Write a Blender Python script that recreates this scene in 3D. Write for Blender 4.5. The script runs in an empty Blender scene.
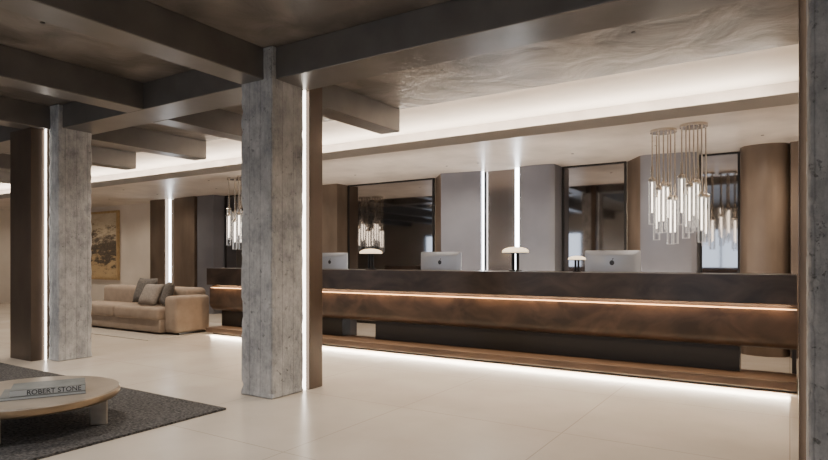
import bpy, bmesh, math, random
from mathutils import Vector, noise, Matrix
random.seed(4)
D=bpy.data; C=bpy.context
def link(o):
    C.scene.collection.objects.link(o); return o

# ---------------------------------------------------------------- materials
def mat(name,c1,c2=None,scale=4,rough=.5,metal=0,bump=0,stretch=(1,1,1),detail=6,rrange=None,bdist=.02,pos=(.3,.7),distort=0):
    m=D.materials.new(name); m.use_nodes=True; nt=m.node_tree; b=nt.nodes['Principled BSDF']
    b.inputs['Base Color'].default_value=(*c1,1); b.inputs['Roughness'].default_value=rough; b.inputs['Metallic'].default_value=metal
    if c2 or bump:
        tc=nt.nodes.new('ShaderNodeTexCoord'); mp=nt.nodes.new('ShaderNodeMapping'); mp.inputs['Scale'].default_value=stretch
        n=nt.nodes.new('ShaderNodeTexNoise'); n.inputs['Scale'].default_value=scale; n.inputs['Detail'].default_value=detail; n.inputs['Distortion'].default_value=distort
        nt.links.new(tc.outputs['Object'],mp.inputs[0]); nt.links.new(mp.outputs[0],n.inputs['Vector'])
        if c2:
            r=nt.nodes.new('ShaderNodeValToRGB'); r.color_ramp.elements[0].color=(*c1,1); r.color_ramp.elements[1].color=(*c2,1)
            r.color_ramp.elements[0].position=pos[0]; r.color_ramp.elements[1].position=pos[1]
            nt.links.new(n.outputs['Fac'],r.inputs[0]); nt.links.new(r.outputs[0],b.inputs['Base Color'])
        if rrange:
            q=nt.nodes.new('ShaderNodeMapRange'); q.inputs[3].default_value=rrange[0]; q.inputs[4].default_value=rrange[1]
            nt.links.new(n.outputs['Fac'],q.inputs[0]); nt.links.new(q.outputs[0],b.inputs['Roughness'])
        if bump:
            bp=nt.nodes.new('ShaderNodeBump'); bp.inputs['Strength'].default_value=bump; bp.inputs['Distance'].default_value=bdist
            nt.links.new(n.outputs['Fac'],bp.inputs['Height']); nt.links.new(bp.outputs[0],b.inputs['Normal'])
    return m
def emis(name,c,s):
    m=D.materials.new(name); m.use_nodes=True; nt=m.node_tree; b=nt.nodes['Principled BSDF']
    b.inputs['Base Color'].default_value=(*c,1); b.inputs['Emission Color'].default_value=(*c,1); b.inputs['Emission Strength'].default_value=s
    return m

def concrete_mat():
    m=D.materials.new('board_formed_concrete'); m.use_nodes=True; nt=m.node_tree; b=nt.nodes['Principled BSDF']; N=nt.nodes.new; L=nt.links.new
    tc=N('ShaderNodeTexCoord')
    def noi(scale,st,det,off=0):
        mp=N('ShaderNodeMapping'); mp.inputs['Scale'].default_value=st; mp.inputs['Location'].default_value=(off,off,off)
        n=N('ShaderNodeTexNoise'); n.inputs['Scale'].default_value=scale; n.inputs['Detail'].default_value=det; n.inputs['Roughness'].default_value=.75
        L(tc.outputs['Object'],mp.inputs[0]); L(mp.outputs[0],n.inputs['Vector']); return n.outputs['Fac']
    a=noi(3.5,(1,1,.75),12); s=noi(9,(3,3,.4),5,3); p=noi(22,(1,1,1),6,7)
    r=N('ShaderNodeValToRGB'); e=r.color_ramp.elements; e[0].position=.37; e[0].color=(.20,.205,.215,1); e[1].position=.63; e[1].color=(.58,.575,.57,1)
    mx=N('ShaderNodeMix'); mx.data_type='FLOAT'; mx.inputs[0].default_value=.22; L(a,mx.inputs[2]); L(s,mx.inputs[3])
    L(mx.outputs[0],r.inputs[0])
    pit=N('ShaderNodeValToRGB'); pit.color_ramp.elements[0].position=.33; pit.color_ramp.elements[1].position=.40; pit.color_ramp.elements[0].color=(.55,.55,.55,1)
    L(p,pit.inputs[0])
    sp=N('ShaderNodeSeparateXYZ'); L(tc.outputs['Object'],sp.inputs[0])
    adx=N('ShaderNodeMath'); adx.operation='ADD'; L(sp.outputs['X'],adx.inputs[0]); L(sp.outputs['Y'],adx.inputs[1])
    wb=N('ShaderNodeMath'); wb.operation='MULTIPLY_ADD'; wb.inputs[1].default_value=.02; L(a,wb.inputs[0]); L(adx.outputs[0],wb.inputs[2])
    md=N('ShaderNodeMath'); md.operation='PINGPONG'; md.inputs[1].default_value=.075; L(wb.outputs[0],md.inputs[0])
    jr=N('ShaderNodeValToRGB'); jr.color_ramp.elements[0].position=.001; jr.color_ramp.elements[1].position=.006; jr.color_ramp.elements[0].color=(.5,.5,.5,1); L(md.outputs[0],jr.inputs[0])
    mul=N('ShaderNodeMix'); mul.data_type='RGBA'; mul.blend_type='MULTIPLY'; mul.inputs[0].default_value=1; L(r.outputs[0],mul.inputs[6]); L(pit.outputs[0],mul.inputs[7])
    mu2=N('ShaderNodeMix'); mu2.data_type='RGBA'; mu2.blend_type='MULTIPLY'; mu2.inputs[0].default_value=.7; L(mul.outputs[2],mu2.inputs[6]); L(jr.outputs[0],mu2.inputs[7])
    L(mu2.outputs[2],b.inputs['Base Color']); b.inputs['Roughness'].default_value=.8
    ad=N('ShaderNodeMath'); ad.operation='ADD'; L(mx.outputs[0],ad.inputs[0]); L(pit.outputs[0],ad.inputs[1])
    bp=N('ShaderNodeBump'); bp.inputs['Strength'].default_value=.8; bp.inputs['Distance'].default_value=.025; L(ad.outputs[0],bp.inputs['Height']); L(bp.outputs[0],b.inputs['Normal'])
    return m
def tile_mat():
    m=D.materials.new('cream_stone_tiles'); m.use_nodes=True; nt=m.node_tree; b=nt.nodes['Principled BSDF']; N=nt.nodes.new; L=nt.links.new
    tc=N('ShaderNodeTexCoord'); br=N('ShaderNodeTexBrick'); br.offset=0; br.inputs['Scale'].default_value=1
    br.inputs['Brick Width'].default_value=1.5; br.inputs['Row Height'].default_value=1.5; br.inputs['Mortar Size'].default_value=.004
    n=N('ShaderNodeTexNoise'); n.inputs['Scale'].default_value=1.2; n.inputs['Detail'].default_value=8
    r=N('ShaderNodeValToRGB'); r.color_ramp.elements[0].position=.3; r.color_ramp.elements[1].position=.7
    r.color_ramp.elements[0].color=(.53,.46,.38,1); r.color_ramp.elements[1].color=(.63,.56,.475,1)
    L(tc.outputs['Object'],br.inputs['Vector']); L(tc.outputs['Object'],n.inputs['Vector']); L(n.outputs['Fac'],r.inputs[0])
    L(r.outputs[0],br.inputs['Color1']); L(r.outputs[0],br.inputs['Color2']); br.inputs['Mortar'].default_value=(.40,.34,.28,1)
    L(br.outputs['Color'],b.inputs['Base Color']); b.inputs['Roughness'].default_value=.26
    return m
M_conc=concrete_mat(); M_floor=tile_mat()
M_ceil=mat('taupe_textured_ceiling',(.088,.077,.069),(.20,.176,.157),1.7,.38,0,.6,detail=12,bdist=.045,pos=(.40,.64),distort=.6)
M_beam=mat('bronze_beam',(.108,.10,.094),(.148,.138,.13),3,.32,.25,.05)
M_cream=mat('cream_plaster',(.64,.575,.50),(.74,.67,.59),1.2,.6,0,.12,detail=8)
M_soff=mat('soffit_stucco',(.50,.445,.395),(.69,.62,.555),2.2,.33,.0,.3,detail=10)
M_edge=mat('soffit_edge_metal',(.46,.42,.37),None,4,.4,.1)
M_bronze=mat('bronze_panel',(.11,.082,.062),(.21,.158,.12),2.2,.34,.4,.04,stretch=(1,1,.4),detail=7)
M_fin=mat('dark_bronze_fin',(.07,.049,.036),(.13,.092,.067),2.2,.35,.4,.03,stretch=(1,1,.4))
M_blue=mat('satin_steel_panel',(.165,.165,.19),(.23,.23,.255),1.0,.34,.4,.0)
M_mirror=mat('smoked_mirror',(.34,.315,.30),None,4,.04,1)
M_brmir=mat('bronze_mirror',(.21,.18,.165),(.28,.24,.22),1,.16,.9)
M_dark=mat('dark_metal',(.022,.02,.019),None,4,.4,.4)
M_deskup=mat('dark_patinated_veneer',(.017,.012,.010),(.062,.043,.034),3,.3,.15,.05,stretch=(.6,1,1),detail=10,distort=1.5)
M_desklo=mat('walnut_burl',(.03,.018,.013),(.10,.06,.040),3.2,.36,0,.06,stretch=(.7,1,1),detail=10,distort=1.2,pos=(.35,.7))
M_plinth=mat('walnut_plinth',(.075,.047,.032),(.15,.095,.063),3,.4,0,.04,stretch=(.5,2,2),distort=1)
M_led=emis('led_neutral',(1,.92,.82),8); M_ledw=emis('led_warm',(1,.62,.33),2); M_ledc=emis('led_panel_white',(.9,.95,1),16)
M_rug=mat('charcoal_rug',(.022,.021,.02),(.12,.11,.105),45,.95,0,.9,detail=4,bdist=.03,pos=(.35,.65))
M_rugl=mat('sand_rug',(.35,.31,.26),(.45,.4,.34),40,.95,0,.4)
M_sofa=mat('tan_suede',(.27,.205,.155),(.345,.27,.205),6,.85,0,.1)
M_pil=mat('grey_pillow_fabric',(.085,.075,.068),(.15,.135,.12),30,.9,0,.3)
M_pil2=mat('taupe_pillow_fabric',(.22,.19,.165),(.30,.26,.225),30,.9,0,.3)
M_tab=mat('champagne_bronze',(.36,.305,.245),(.45,.385,.31),5,.32,.4,.03,stretch=(1,1,3))
M_rim=mat('antique_brass_rim',(.26,.19,.12),(.34,.25,.16),6,.3,.7)
M_gold=mat('champagne_brass',(.66,.60,.53),None,4,.22,.95)
M_frame=mat('gilded_frame',(.45,.31,.15),(.55,.4,.22),10,.4,.5)
M_alu=mat('silver_aluminium',(.62,.64,.69),None,4,.35,.4)
M_alud=mat('logo_dark',(.05,.05,.055),None,4,.4)
M_black=mat('black_glass_screen',(.01,.01,.01),None,4,.1)
M_shade=emis('opal_glass_dome',(1,.79,.53),1.6)
M_paper=mat('paper',(.6,.58,.54)); M_cover=mat('book_cover',(.13,.14,.135),(.22,.23,.22),8,.4); M_spine=mat('book_spine',(.46,.48,.48),None,4,.4); M_ink=mat('ink',(.02,.02,.02))
def art():
    m=D.materials.new('abstract_canvas'); m.use_nodes=True; nt=m.node_tree; b=nt.nodes['Principled BSDF']; N=nt.nodes.new; L=nt.links.new
    tc=N('ShaderNodeTexCoord'); sp=N('ShaderNodeSeparateXYZ'); n=N('ShaderNodeTexNoise'); n.inputs['Scale'].default_value=2.4; n.inputs['Detail'].default_value=12; n.inputs['Roughness'].default_value=.75
    mp=N('ShaderNodeMapping'); mp.inputs['Scale'].default_value=(.7,1,2.0); L(tc.outputs['Object'],mp.inputs[0]); L(mp.outputs[0],n.inputs['Vector'])
    L(tc.outputs['Object'],sp.inputs[0]); a=N('ShaderNodeMath'); a.operation='MULTIPLY_ADD'; a.inputs[1].default_value=-.34; L(sp.outputs['Z'],a.inputs[0]); 
    a2=N('ShaderNodeMath'); a2.operation='ADD'; a.inputs[2].default_value=.50
    L(a.outputs[0],a2.inputs[0]); s2=N('ShaderNodeMath'); s2.operation='MULTIPLY_ADD'; s2.inputs[1].default_value=1.3; s2.inputs[2].default_value=-.65; L(n.outputs['Fac'],s2.inputs[0]); L(s2.outputs[0],a2.inputs[1])
    r=N('ShaderNodeValToRGB'); e=r.color_ramp.elements; e[0].position=0; e[0].color=(.66,.58,.44,1); e[1].position=1; e[1].color=(.50,.36,.19,1)
    for p,c in((.36,(.50,.41,.28,1)),(.46,(.12,.09,.065,1)),(.60,(.06,.048,.036,1)),(.70,(.45,.32,.17,1))):
        q=e.new(p); q.color=c
    L(a2.outputs[0],r.inputs[0]); L(r.outputs[0],b.inputs['Base Color']); b.inputs['Roughness'].default_value=.6
    return m
M_art=art()
def tube():
    m=D.materials.new('crystal_tube'); m.use_nodes=True; nt=m.node_tree; N=nt.nodes.new; L=nt.links.new
    nt.nodes.remove(nt.nodes['Principled BSDF']); out=nt.nodes['Material Output']
    t=N('ShaderNodeBsdfTransparent'); t.inputs[0].default_value=(.95,.95,.95,1); g=N('ShaderNodeBsdfGlossy'); g.inputs['Roughness'].default_value=.05; e=N('ShaderNodeEmission'); e.inputs[0].default_value=(1,.9,.8,1); e.inputs[1].default_value=1.1
    f=N('ShaderNodeLayerWeight'); f.inputs[0].default_value=.45
    m2=N('ShaderNodeMixShader')
    ad=N('ShaderNodeMixShader'); ad.inputs[0].default_value=.5; L(g.outputs[0],ad.inputs[1]); L(e.outputs[0],ad.inputs[2])
    L(f.outputs['Facing'],m2.inputs[0]); L(t.outputs[0],m2.inputs[1]); L(ad.outputs[0],m2.inputs[2]); L(m2.outputs[0],out.inputs[0])
    return m
M_tube=tube(); M_core=emis('crystal_core',(1,.86,.70),7)

# ---------------------------------------------------------------- mesh builder
class MB:
    def __init__(s): s.v=[]; s.f=[]; s.m=[]
    def add(s,vs,fs,m=0):
        o=len(s.v); s.v+= [tuple(v) for v in vs]
        for f in fs: s.f.append([i+o for i in f]); s.m.append(m)
        return s
    def prism(s,poly,z0,z1,m=0):
        n=len(poly); vs=[(x,y,z0) for x,y in poly]+[(x,y,z1) for x,y in poly]
        return s.add(vs,[list(range(n))[::-1],list(range(n,2*n))]+[[i,(i+1)%n,n+(i+1)%n,n+i] for i in range(n)],m)
    def box(s,x0,x1,y0,y1,z0,z1,m=0): return s.prism([(x0,y0),(x1,y0),(x1,y1),(x0,y1)],z0,z1,m)
    def profx(s,poly,x0,x1,m=0):
        n=len(poly); vs=[(x0,y,z) for y,z in poly]+[(x1,y,z) for y,z in poly]
        return s.add(vs,[list(range(n)),list(range(n,2*n))[::-1]]+[[i,n+i,n+(i+1)%n,(i+1)%n] for i in range(n)],m)
    def lathe(s,cx,cy,prof,m=0,seg=32):
        vs=[]; fs=[]; n=len(prof)
        for r,z in prof:
            for k in range(seg):
                a=2*math.pi*k/seg; vs.append((cx+r*math.cos(a),cy+r*math.sin(a),z))
        for i in range(n-1):
            for k in range(seg):
                k2=(k+1)%seg; fs.append([i*seg+k,i*seg+k2,(i+1)*seg+k2,(i+1)*seg+k])
        fs.append(list(range(seg))[::-1]); fs.append(list(range((n-1)*seg,n*seg)))
        return s.add(vs,fs,m)
    def cyl(s,cx,cy,z0,z1,r,m=0,seg=24,r2=None): return s.lathe(cx,cy,[(r,z0),(r if r2 is None else r2,z1)],m,seg)
    def build(s,name,mats,bevel=0,segs=2,smooth=False,parent=None,loc=None,rot=None,auto=None):
        me=D.meshes.new(name); me.from_pydata(s.v,[],s.f)
        for m in mats: me.materials.append(m)
        for p,i in zip(me.polygons,s.m): p.material_index=i
        bm=bmesh.new(); bm.from_mesh(me); bmesh.ops.recalc_face_normals(bm,faces=bm.faces); bm.to_mesh(me); bm.free()
        if smooth:
            for p in me.polygons: p.use_smooth=True
            me.set_sharp_from_angle(angle=math.radians(35))
        o=link(D.objects.new(name,me))
        if bevel:
            b=o.modifiers.new('bevel','BEVEL'); b.width=bevel; b.segments=segs; b.limit_method='ANGLE'
        if parent: o.parent=parent
        if loc: o.location=loc
        if rot is not None: o.rotation_euler=(0,0,rot)
        return o
def empty(name,loc=(0,0,0),rot=0):
    e=link(D.objects.new(name,None)); e.location=loc; e.rotation_euler=(0,0,rot); e.empty_display_size=.1; return e
def simple(name,box,m,bevel=0): return MB().box(*box).build(name,[m],bevel)

XL,XR,YF,YB=-21.0,4.2,-6.0,10.1
HC=3.42; HB=3.11; HS=2.97
# ---------------------------------------------------------------- shell
simple('floor',(XL-.15,XR+.15,YF-.15,YB+.15,-.1,0),M_floor)
MB().box(XL-.15,XR+.15,YF-.15,6.75,HC,HC+.25).build('ceiling',[M_ceil])
MB().box(XL-.15,.27,6.75,YB+.15,3.5,3.67).build('ceiling_cove',[M_cream])
simple('wall_back',(XL-.15,.27,YB,YB+.15,0,3.5),M_cream)
simple('wall_left',(XL-.15,XL,YF,YB,0,3.5),M_cream)
simple('wall_right',(.125,.27,5.05,YB,0,3.5),M_cream)
simple('wall_side',(.125,XR,4.9,5.05,0,HC),M_cream)
simple('wall_east',(XR,XR+.15,YF,5.05,0,HC),M_cream)
w=MB(); wins=[(-16,-14.2),(-9.6,-7.8),(-3.2,-1.4)]
xs=[XL]+[a for p in wins for a in p]+[XR]
for i in range(0,len(xs),2): w.box(xs[i],xs[i+1],YF-.15,YF,0,HC)
for a,b in wins: w.box(a,b,YF-.15,YF,0,.5); w.box(a,b,YF-.15,YF,2.6,HC)
w.build('wall_front',[M_cream])
for i,(a,b) in enumerate(wins):
    w=MB()
    for t in (0,.5,1): xx=a+.03+(b-a-.06)*t; w.box(xx-.03,xx+.03,YF-.11,YF-.05,.5,2.6)
    w.box(a+.06,b-.06,YF-.11,YF-.05,.5,.56); w.box(a+.06,b-.06,YF-.11,YF-.05,2.54,2.6)
    w.build('window_%d'%(i+1),[M_dark])
MB().profx([(7.3,HS),(8.45,HS),(8.45,3.03),(7.36,3.03),(7.36,3.075),(7.3,3.075)],XL,.12).build('ceiling_soffit_shelf',[M_soff])
MB().box(XL,.12,8.45,YB,HS,3.498).build('ceiling_soffit',[M_soff])
simple('trim_1',(XL,.12,7.285,7.3,HS-.005,3.085),M_edge)
simple('ceiling_beam',(XL,XR,4.12,4.58,HB,HC),M_beam,.008)
for x in (-4.65,-6.7,-8.72,-10.8,-12.9,-15,-17.1,-19.2):
    simple('ceiling_beam',(x-.2,x+.12,4.58,6.75,HB,HC),M_beam,.008)
    simple('ceiling_beam',(x,x+.32,YF,4.12,HB,HC),M_beam,.008)
simple('ceiling_beam',(.1,.42,YF,4.12,HB,HC),M_beam,.008)

# ---------------------------------------------------------------- columns
def column(x0,y0,sx,sy,metal,led,H=HC):
    e=empty('concrete_column',(x0+sx/2,y0+sy/2,0))
    bm=bmesh.new(); bmesh.ops.create_cube(bm,size=1)
    for v in bm.verts: v.co=Vector((v.co.x*sx,v.co.y*sy,(v.co.z+.5)*H))
    bmesh.ops.bevel(bm,geom=bm.edges[:],offset=.012,segments=1,affect='EDGES')
    for i in range(1,70): 
        z=H*i/70; bmesh.ops.bisect_plane(bm,geom=bm.verts[:]+bm.edges[:]+bm.faces[:],plane_co=(0,0,z),plane_no=(0,0,1))
    for ax in (0,1):
        for i in range(1,9):
            co=[0,0,0]; co[ax]=(-.5+i/9)*(sx,sy)[ax]; no=[0,0,0]; no[ax]=1
            bmesh.ops.bisect_plane(bm,geom=bm.verts[:]+bm.edges[:]+bm.faces[:],plane_co=co,plane_no=no)
    for v in bm.verts:
        if .02<v.co.z<H-.02:
            p=v.co+Vector((x0,y0,0)); n=noise.noise(Vector((p.x*9,p.y*9,p.z*5)))*.004+noise.noise(p*22)*.003
            edge=(abs(v.co.x)>sx/2-.02) and (abs(v.co.y)>sy/2-.02)
            d=Vector((v.co.x,v.co.y,0)).normalized(); v.co+=d*(n-(.010*max(0,noise.noise(p*13+Vector((5,0,0))))*3 if edge else 0)-.006)
    me=D.meshes.new('concrete'); bm.to_mesh(me); bm.free(); me.materials.append(M_conc)
    o=link(D.objects.new('concrete_shaft',me)); o.parent=e
    mx=MB().box(*metal).build('metal_fin',[M_fin],.004); mx.parent=e; mx.matrix_parent_inverse=Matrix.Translation(e.location).inverted()
    l=MB().box(*led).build('led_strip',[M_led]); l.parent=e; l.matrix_parent_inverse=Matrix.Translation(e.location).inverted()
    return e
column(-4.66,4.06,.45,.45,(-4.34,-4.21,4.585,4.79,0,HC),(-4.27,-4.24,4.545,4.565,0,HB))
column(-8.44,4.06,.26,.46,(-9.07,-8.49,3.87,4.11,0,HB),(-8.475,-8.455,4.035,4.05,0,HB))
column(.085,4.06,.5,.5,(.05,.12,4.64,4.895,0,HC),(.105,.12,4.605,4.62,0,HB))

# ---------------------------------------------------------------- back wall features
YM=YB-.002
def pilaster(pts,ml,mr,bow=0):
    a,b,c,d=pts; n=MB()
    front=[b]
    if bow:
        k=12
        for i in range(1,k):
            t=i/k; x=b[0]+(c[0]-b[0])*t; y=b[1]+(c[1]-b[1])*t-bow*math.sqrt(max(0,1-(2*t-1)**2)); front.append((x,y))
    front.append(c)
    poly=[a]+front+[d]; N_=len(poly)
    vs=[(x,y,0) for x,y in poly]+[(x,y,HS) for x,y in poly]
    n.add(vs,[list(range(N_))[::-1],list(range(N_,2*N_))],1)
    for i in range(N_): n.add(vs,[[i,(i+1)%N_,N_+(i+1)%N_,N_+i]],0 if i==0 else 1)
    o=n.build('wall_pilaster',[ml,mr])
    bm=bmesh.new(); bm.from_mesh(o.data); bmesh.ops.remove_doubles(bm,verts=bm.verts,dist=.0002); bm.to_mesh(o.data); bm.free()
    if bow:
        for p in o.data.polygons: p.use_smooth=True
        o.data.set_sharp_from_angle(angle=math.radians(50))
    return o
pilaster([(-5.93,YM),(-5.515,9.6),(-4.745,9.72),(-4.745,YM)],M_bronze,M_blue)
pilaster([(-3.98,YM),(-3.98,9.66),(-3.35,9.68),(-3.35,YM)],M_bronze,M_blue,.06)
pilaster([(-2.26,YM),(-1.96,9.62),(-1.18,9.74),(-1.18,YM)],M_bronze,M_blue,.05)
pilaster([(-.62,YM),(-.61,9.75),(.0,9.75),(0,YM)],M_bronze,M_bronze,.2)
pilaster([(.005,YM),(.01,9.6),(.12,9.6),(.12,YM)],M_bronze,M_bronze)
pilaster([(-8.62,YM),(-8.62,9.7),(-8.12,9.7),(-8.12,YM)],M_bronze,M_bronze)
pilaster([(-10.9,YM),(-10.6,9.65),(-9.9,9.7),(-9.9,YM)],M_bronze,M_blue)
pilaster([(-12.75,YM),(-12.72,9.7),(-12.1,9.7),(-12.1,YM)],M_bronze,M_blue)
pilaster([(-13.8,YM),(-13.75,9.75),(-12.77,9.65),(-12.77,YM)],M_bronze,M_bronze)
pilaster([(-14.75,YM),(-14.71,9.7),(-14.05,9.7),(-14.05,YM)],M_bronze,M_bronze)
def mirror(x0,x1,m=M_mirror):
    b=MB(); b.box(x0+.03,x1-.03,YB-.04,YB-.01,.05,HS-.03,0); b.box(x0,x0+.03,YB-.06,YM,0,HS,1); b.box(x1-.03,x1,YB-.06,YM,0,HS,1)
    b.box(x0+.03,x1-.03,YB-.06,YM,HS-.03,HS,1); b.box(x0+.03,x1-.03,YB-.06,YM,0,.05,1)
    return b.build('mirror_panel',[m,M_dark])
mirror(-8.11,-5.94); mirror(-3.34,-2.27); mirror(-1.17,-.63); mirror(-12.09,-10.91); mirror(-9.89,-8.63)
simple('bronze_wall_panel',(-4.69,-4.14,9.85,YM,0,HS),M_brmir)
simple('led_wall_strip',(-4.735,-4.715,9.76,9.78,0,HS),M_ledc)
simple('led_wall_strip',(-4.08,-4.0,9.72,9.76,0,HS),M_ledc)
simple('led_wall_strip',(-14.0,-13.96,9.78,9.82,0,HS),M_ledc)
p=MB(); y1=-.004; p.box(-.85,.83,-.06,-.03,-.98,.95,0)
p.box(-.92,-.85,-.08,y1,-1.05,1.02,1); p.box(.83,.90,-.08,y1,-1.05,1.02,1)
p.box(-.85,.83,-.08,y1,.95,1.02,1); p.box(-.85,.83,-.08,y1,-1.05,-.98,1)
p.build('framed_painting',[M_art,M_frame],loc=(-17.7,YB,1.8))

# ---------------------------------------------------------------- reception desk
e=empty('reception_desk'); DX0,DX1=-8.87,.06
MB().box(DX0,DX1,6.96,7.62,.90,1.20).build('counter_box',[M_deskup],.006,parent=e)
MB().profx([(7.03,.84),(7.03,.56),(7.05,.50),(7.10,.455),(7.18,.43),(7.5,.42),(7.5,.90),(7.09,.90),(7.09,.84)],DX0,DX1).build('front_panel',[M_desklo],0,smooth=True,parent=e)
MB().box(DX0,DX1,7.05,7.085,.842,.852).build('gap_led',[M_ledw],parent=e)
MB().box(DX0,DX1,6.94,7.5,.05,.135).build('plinth',[M_plinth],.006,parent=e)
b=MB()
for x0,x1 in ((DX0,-6.0),(-5.35,-.46)): b.box(x0,x1,7.3,7.5,.135,.42)
b.box(DX0,DX1,7.1,7.45,0,.05); b.build('recessed_base',[M_dark],parent=e)
b=MB(); b.box(DX0,DX1,7.62,8.05,.74,.78)
for x in (DX0,-6.3,-3,DX1-.04): b.box(x,x+.04,7.5,8.0,0,.74)
b.build('worktop',[M_deskup],parent=e)
# ---------------------------------------------------------------- monitors
def monitor(x,y,z,rot):
    b=MB()
    def rr(w,z0,z1,y,r=.02):
        pts=[]
        for cx,cz,a0 in ((w-r,z0+r,-90),(w-r,z1-r,0),(-w+r,z1-r,90),(-w+r,z0+r,180)):
            for k in range(5):
                a=math.radians(a0+k*22.5); pts.append((cx+r*math.cos(a),y,cz+r*math.sin(a)))
        return pts
    l0=rr(.345,.16,.69,.012); l1=rr(.345,.16,.69,0); l2=rr(.27,.22,.63,-.03); n=20
    vs=l0+l1+l2; fs=[list(range(n)),list(range(2*n,3*n))[::-1]]
    for q in range(2):
        for i in range(n): fs.append([q*n+i,q*n+(i+1)%n,(q+1)*n+(i+1)%n,(q+1)*n+i])
    b.add(vs,fs,0); b.box(-.315,.315,.0125,.0135,.235,.67,2)
    b.profx([(-.03,.36),(-.04,.36),(-.09,.012),(-.09,0),(.1,0),(.1,.008),(-.078,.012)],-.09,.09,0)
    # small emblem: rounded body with a leaf-like tick
    vs=[(.030*math.cos(a),-.0305,.53+.033*math.sin(a)) for a in [k*math.pi/8 for k in range(16)]]
    b.add(vs,[list(range(16))],1)
    vs=[(.002,-.0305,.568),(.018,-.0305,.574),(.020,-.0305,.590),(.006,-.0305,.586)]
    b.add(vs,[[0,1,2,3]],1)
    return b.build('desktop_computer',[M_alu,M_alud,M_black],0,smooth=True,loc=(x,y,z),rot=rot)
monitor(-1.94,7.82,.782,.12); monitor(-4.50,7.82,.782,.05); monitor(-6.69,7.82,.782,.1)
def lamp(x,y,s=1):
    b=MB()
    b.lathe(0,0,[(.085*s,0),(.085*s,.012*s),(.075*s,.018*s)],0)
    b.cyl(-.03*s,0,.016*s,.24*s,.022*s,0); b.cyl(.03*s,0,.016*s,.24*s,.022*s,0)
    b.lathe(0,0,[(.10*s,.232*s),(.16*s,.236*s),(.16*s,.245*s)],0)
    b.lathe(0,0,[(.172*s,.245*s),(.174*s,.262*s),(.162*s,.282*s),(.13*s,.300*s),(.085*s,.312*s),(.03*s,.318*s),(.002,.319*s)],1,40)
    b.build('table_lamp',[M_dark,M_shade],smooth=True,loc=(x,y,1.20))
lamp(-5.40,7.25); lamp(-3.04,7.25); lamp(-2.24,7.3,.62)
def pendant(x,y,n=7,R=.155):
    b=MB(); b.lathe(0,0,[(R,HS-.035),(R,HS-.001)],0)
    for i in range(n):
        a=2*math.pi*i/(n-1)+.3; r=R*.85 if i<n-1 else 0
        cx,cy=r*math.cos(a),r*math.sin(a); zt=2.22+((i*3)%5-2)*.06; zb=zt-.53-random.uniform(0,.06)
        b.cyl(cx,cy,zt+.08,HS-.035,.009,0,10); b.lathe(cx,cy,[(.044,zt-.01),(.044,zt+.02),(.015,zt+.05),(.015,zt+.18)],0,14)
        b.lathe(cx,cy,[(.043,zb),(.043,zt-.01)],1,12); b.lathe(cx,cy,[(.044,zb-.006),(.044,zb)],1,12)
        b.cyl(cx,cy,zb+.14,zt-.02,.008,2,8)
    return b.build('pendant_chandelier',[M_gold,M_tube,M_core],smooth=True,loc=(x,y,0))
pendant(-1.33,7.88); pendant(-.97,7.75); pendant(-9.27,7.95); pendant(-8.9,7.88)

# ---------------------------------------------------------------- sofa
def soft(name,bx,m,parent,bev=.05):
    o=MB().box(*bx).build(name,[m],bev,4,smooth=False,parent=parent)
    for p in o.data.polygons: p.use_smooth=True
    return o
e=empty('sofa')
soft('base',(-12.3,-9.45,6.42,7.4,.045,.28),M_sofa,e,.03)
soft('seat_cushion_1',(-10.85,-9.46,6.38,7.1,.26,.49),M_sofa,e,.06)
soft('seat_cushion_2',(-12.3,-10.86,6.38,7.1,.26,.49),M_sofa,e,.06)
soft('arm',(-9.46,-9.12,6.5,7.25,.045,.70),M_sofa,e,.07)
soft('back_1',(-10.85,-9.46,7.0,7.45,.28,.82),M_sofa,e,.09)
soft('back_2',(-12.3,-10.86,7.0,7.45,.28,.82),M_sofa,e,.09)
MB().box(-12.2,-9.15,6.6,7.2,.013,.046).build('feet',[M_dark],parent=e)
def pillow(x,y,z,w,h,rz,tilt,m):
    n=12; vs=[]; fs=[]
    for sgn in (1,-1):
        o=len(vs)
        for i in range(n+1):
            for j in range(n+1):
                u=-1+2*i/n; v=-1+2*j/n; t=((1-u**4)*(1-v**4))**.6*.09
                k=1-.06*(1-abs(u*v)) ; vs.append((u*w/2*k,sgn*t,v*h/2*k))
        for i in range(n):
            for j in range(n): a=o+i*(n+1)+j; fs.append([a,a+1,a+n+2,a+n+1])
    me=D.meshes.new('throw_pillow'); me.from_pydata(vs,[],fs); me.materials.append(m)
    bm=bmesh.new(); bm.from_mesh(me); bmesh.ops.remove_doubles(bm,verts=bm.verts,dist=.0005); bmesh.ops.recalc_face_normals(bm,faces=bm.faces); bm.to_mesh(me); bm.free()
    for p in me.polygons: p.use_smooth=True
    ob=link(D.objects.new('throw_pillow',me)); ob.location=(x,y,z); ob.rotation_euler=(tilt,0,rz)
pillow(-9.78,6.80,.72,.48,.46,-.5,-.3,M_pil); pillow(-10.16,6.72,.70,.48,.44,.1,-.5,M_pil2); pillow(-10.5,6.82,.76,.52,.5,.1,-.35,M_pil)
simple('area_rug',(-13.5,-9.0,5.9,8.3,0,.012),M_rugl)
simple('area_rug',(-9.0,-4.28,-.6,3.57,0,.018),M_rug)
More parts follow.
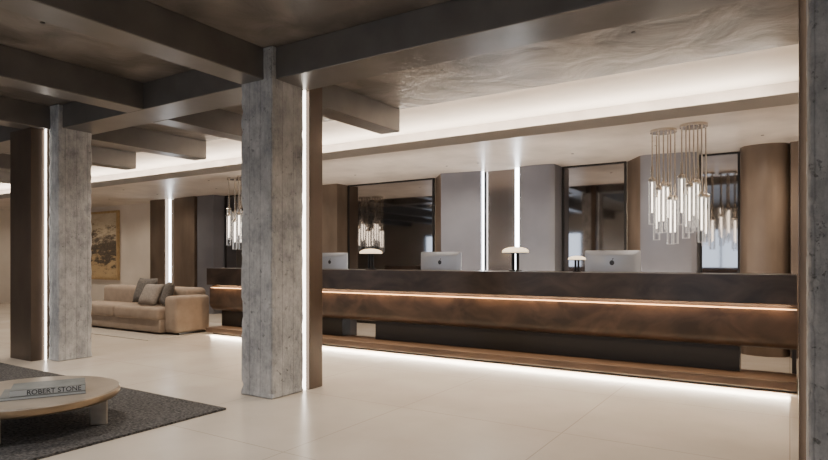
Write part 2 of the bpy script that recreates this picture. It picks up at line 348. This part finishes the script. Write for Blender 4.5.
# ---------------------------------------------------------------- coffee table
e=empty('coffee_table',(-5.11,2.33,.018))
MB().lathe(0,0,[(.56,.206),(.615,.212),(.632,.225),(.638,.245),(.636,.272)],0,72).build('rim',[M_rim],smooth=True,parent=e)
MB().lathe(0,0,[(.636,.272),(.630,.283),(.61,.286)],0,72).build('top',[M_tab],smooth=True,parent=e)
b=MB()
for a in (310,40,130,220):
    t=math.radians(a); ca,sa=math.cos(t),math.sin(t)
    def P(r,s): return (r*ca-s*sa, r*sa+s*ca)
    b.prism([P(.45,-.014),P(.575,-.014),P(.575,.014),P(.45,.014)],.0,.208)
b.build('legs',[M_tab],.006,parent=e)
ang=math.atan2(.88,.475)
def book(name,x,y,z,L,W,T,rot,text=None):
    e=empty(name,(x,y,z),rot)
    MB().box(.004,L-.004,.004,W-.004,.004,T-.004).build('pages',[M_paper],parent=e)
    b=MB(); b.box(0,L,0,W,0,.004,0); b.box(0,L,0,W,T-.004,T,0); b.box(0,L,0,.004,.004,T-.004,1); b.build('cover',[M_cover,M_spine],parent=e)
    if text:
        c=D.curves.new('title','FONT'); c.body=text; c.size=T*1.05; c.extrude=.0005; c.offset=.0005; c.materials.append(M_ink)
        o=link(D.objects.new('title',c)); o.parent=e; o.location=(L-.385,-.0008,T*.15); o.rotation_euler=(math.pi/2,0,0)
book('coffee_table_book',-4.91,2.02,.305,.56,.36,.022,ang)
book('coffee_table_book',-4.885,2.08,.328,.49,.30,.048,ang,'ROBERT STONE')

# ---------------------------------------------------------------- lights
def area(name,loc,sx,sy,power,col,rot=(0,0,0),spread=None):
    l=D.lights.new(name,'AREA'); l.shape='RECTANGLE'; l.size=sx; l.size_y=sy; l.energy=power; l.color=col
    if spread: l.spread=spread
    o=link(D.objects.new(name,l)); o.location=loc; o.rotation_euler=rot; return o
W=(1,.86,.71)
area('cove_light',(-10.4,8.2,3.06),20.6,.06,340,(1,.92,.82),(math.pi,0,0))
area('desk_underglow_light',(-4.4,6.99,.045),8.8,.06,130,(1,.87,.69),(math.radians(-35),0,0))
area('desk_gap_light',(-4.4,7.0,.885),8.8,.03,34,(1,.66,.38),(math.radians(20),0,0))
area('desk_plinth_light',(-4.4,7.2,.415),8.8,.03,18,(1,.72,.45),(math.radians(-20),0,0))
area('soffit_fill_light',(-4.4,7.95,.80),8.8,.06,140,(1,.87,.74),(math.radians(180-20),0,0))  # added lamp hidden behind the counter, brightens the soffit from below
for i,(a,b) in enumerate(wins):
    area('window_light',((a+b)/2,YF-.2,1.55),1.8,2.1,38,(.7,.83,1),(math.radians(90),0,0))
def spot(x,y,z,p,col=W,ang=120):
    e=empty('fill_spot',(x,y,z))  # spots added as room fill, each with an invented ceiling disc
    MB().lathe(0,0,[(.02,-.004),(.02,0)],0,20).build('fill_disc',[M_dark],parent=e)
    l=D.lights.new('fill_lamp','SPOT'); l.energy=p; l.color=col; l.spot_size=math.radians(ang); l.spot_blend=.9; l.shadow_soft_size=.06
    o=link(D.objects.new('fill_lamp',l)); o.parent=e; o.location=(0,0,-.03)
for x in (-1.2,-3.2,-5.5,-7.6,-9.7,-12,-14):
    spot(x,5.6,HC,215)
for x in (-2.5,-5.5,-7.6,-10.5): spot(x,2.6,HC,190,(1,.91,.81))
for x in (-1.5,-5.5,-9.7): spot(x,-1.5,HC,370,(.93,.95,1),150)
for x in (1.5,-3.5,-7.6,-12): spot(x,-4.0,HC,300,(.86,.92,1),150)
for x in (-.3,-1.6,-2.8,-4.4,-5.0,-7,-9,-11,-13.2,-15.3,-17.5,-19.5): spot(x,8.9,HS,64,W,150)
for x in (-10,-13,-17): spot(x,7.9,HS,85)
w=D.worlds.new('world'); C.scene.world=w; w.use_nodes=True; w.node_tree.nodes['Background'].inputs[0].default_value=(.5,.65,1,1); w.node_tree.nodes['Background'].inputs[1].default_value=.8

cam=D.cameras.new('camera'); cam.sensor_width=36; cam.lens=25.65; cam.shift_y=.036; cam.clip_end=200
co=link(D.objects.new('camera',cam)); co.location=(0,0,1.35); co.rotation_euler=(math.pi/2,0,math.radians(32.5)); C.scene.camera=co
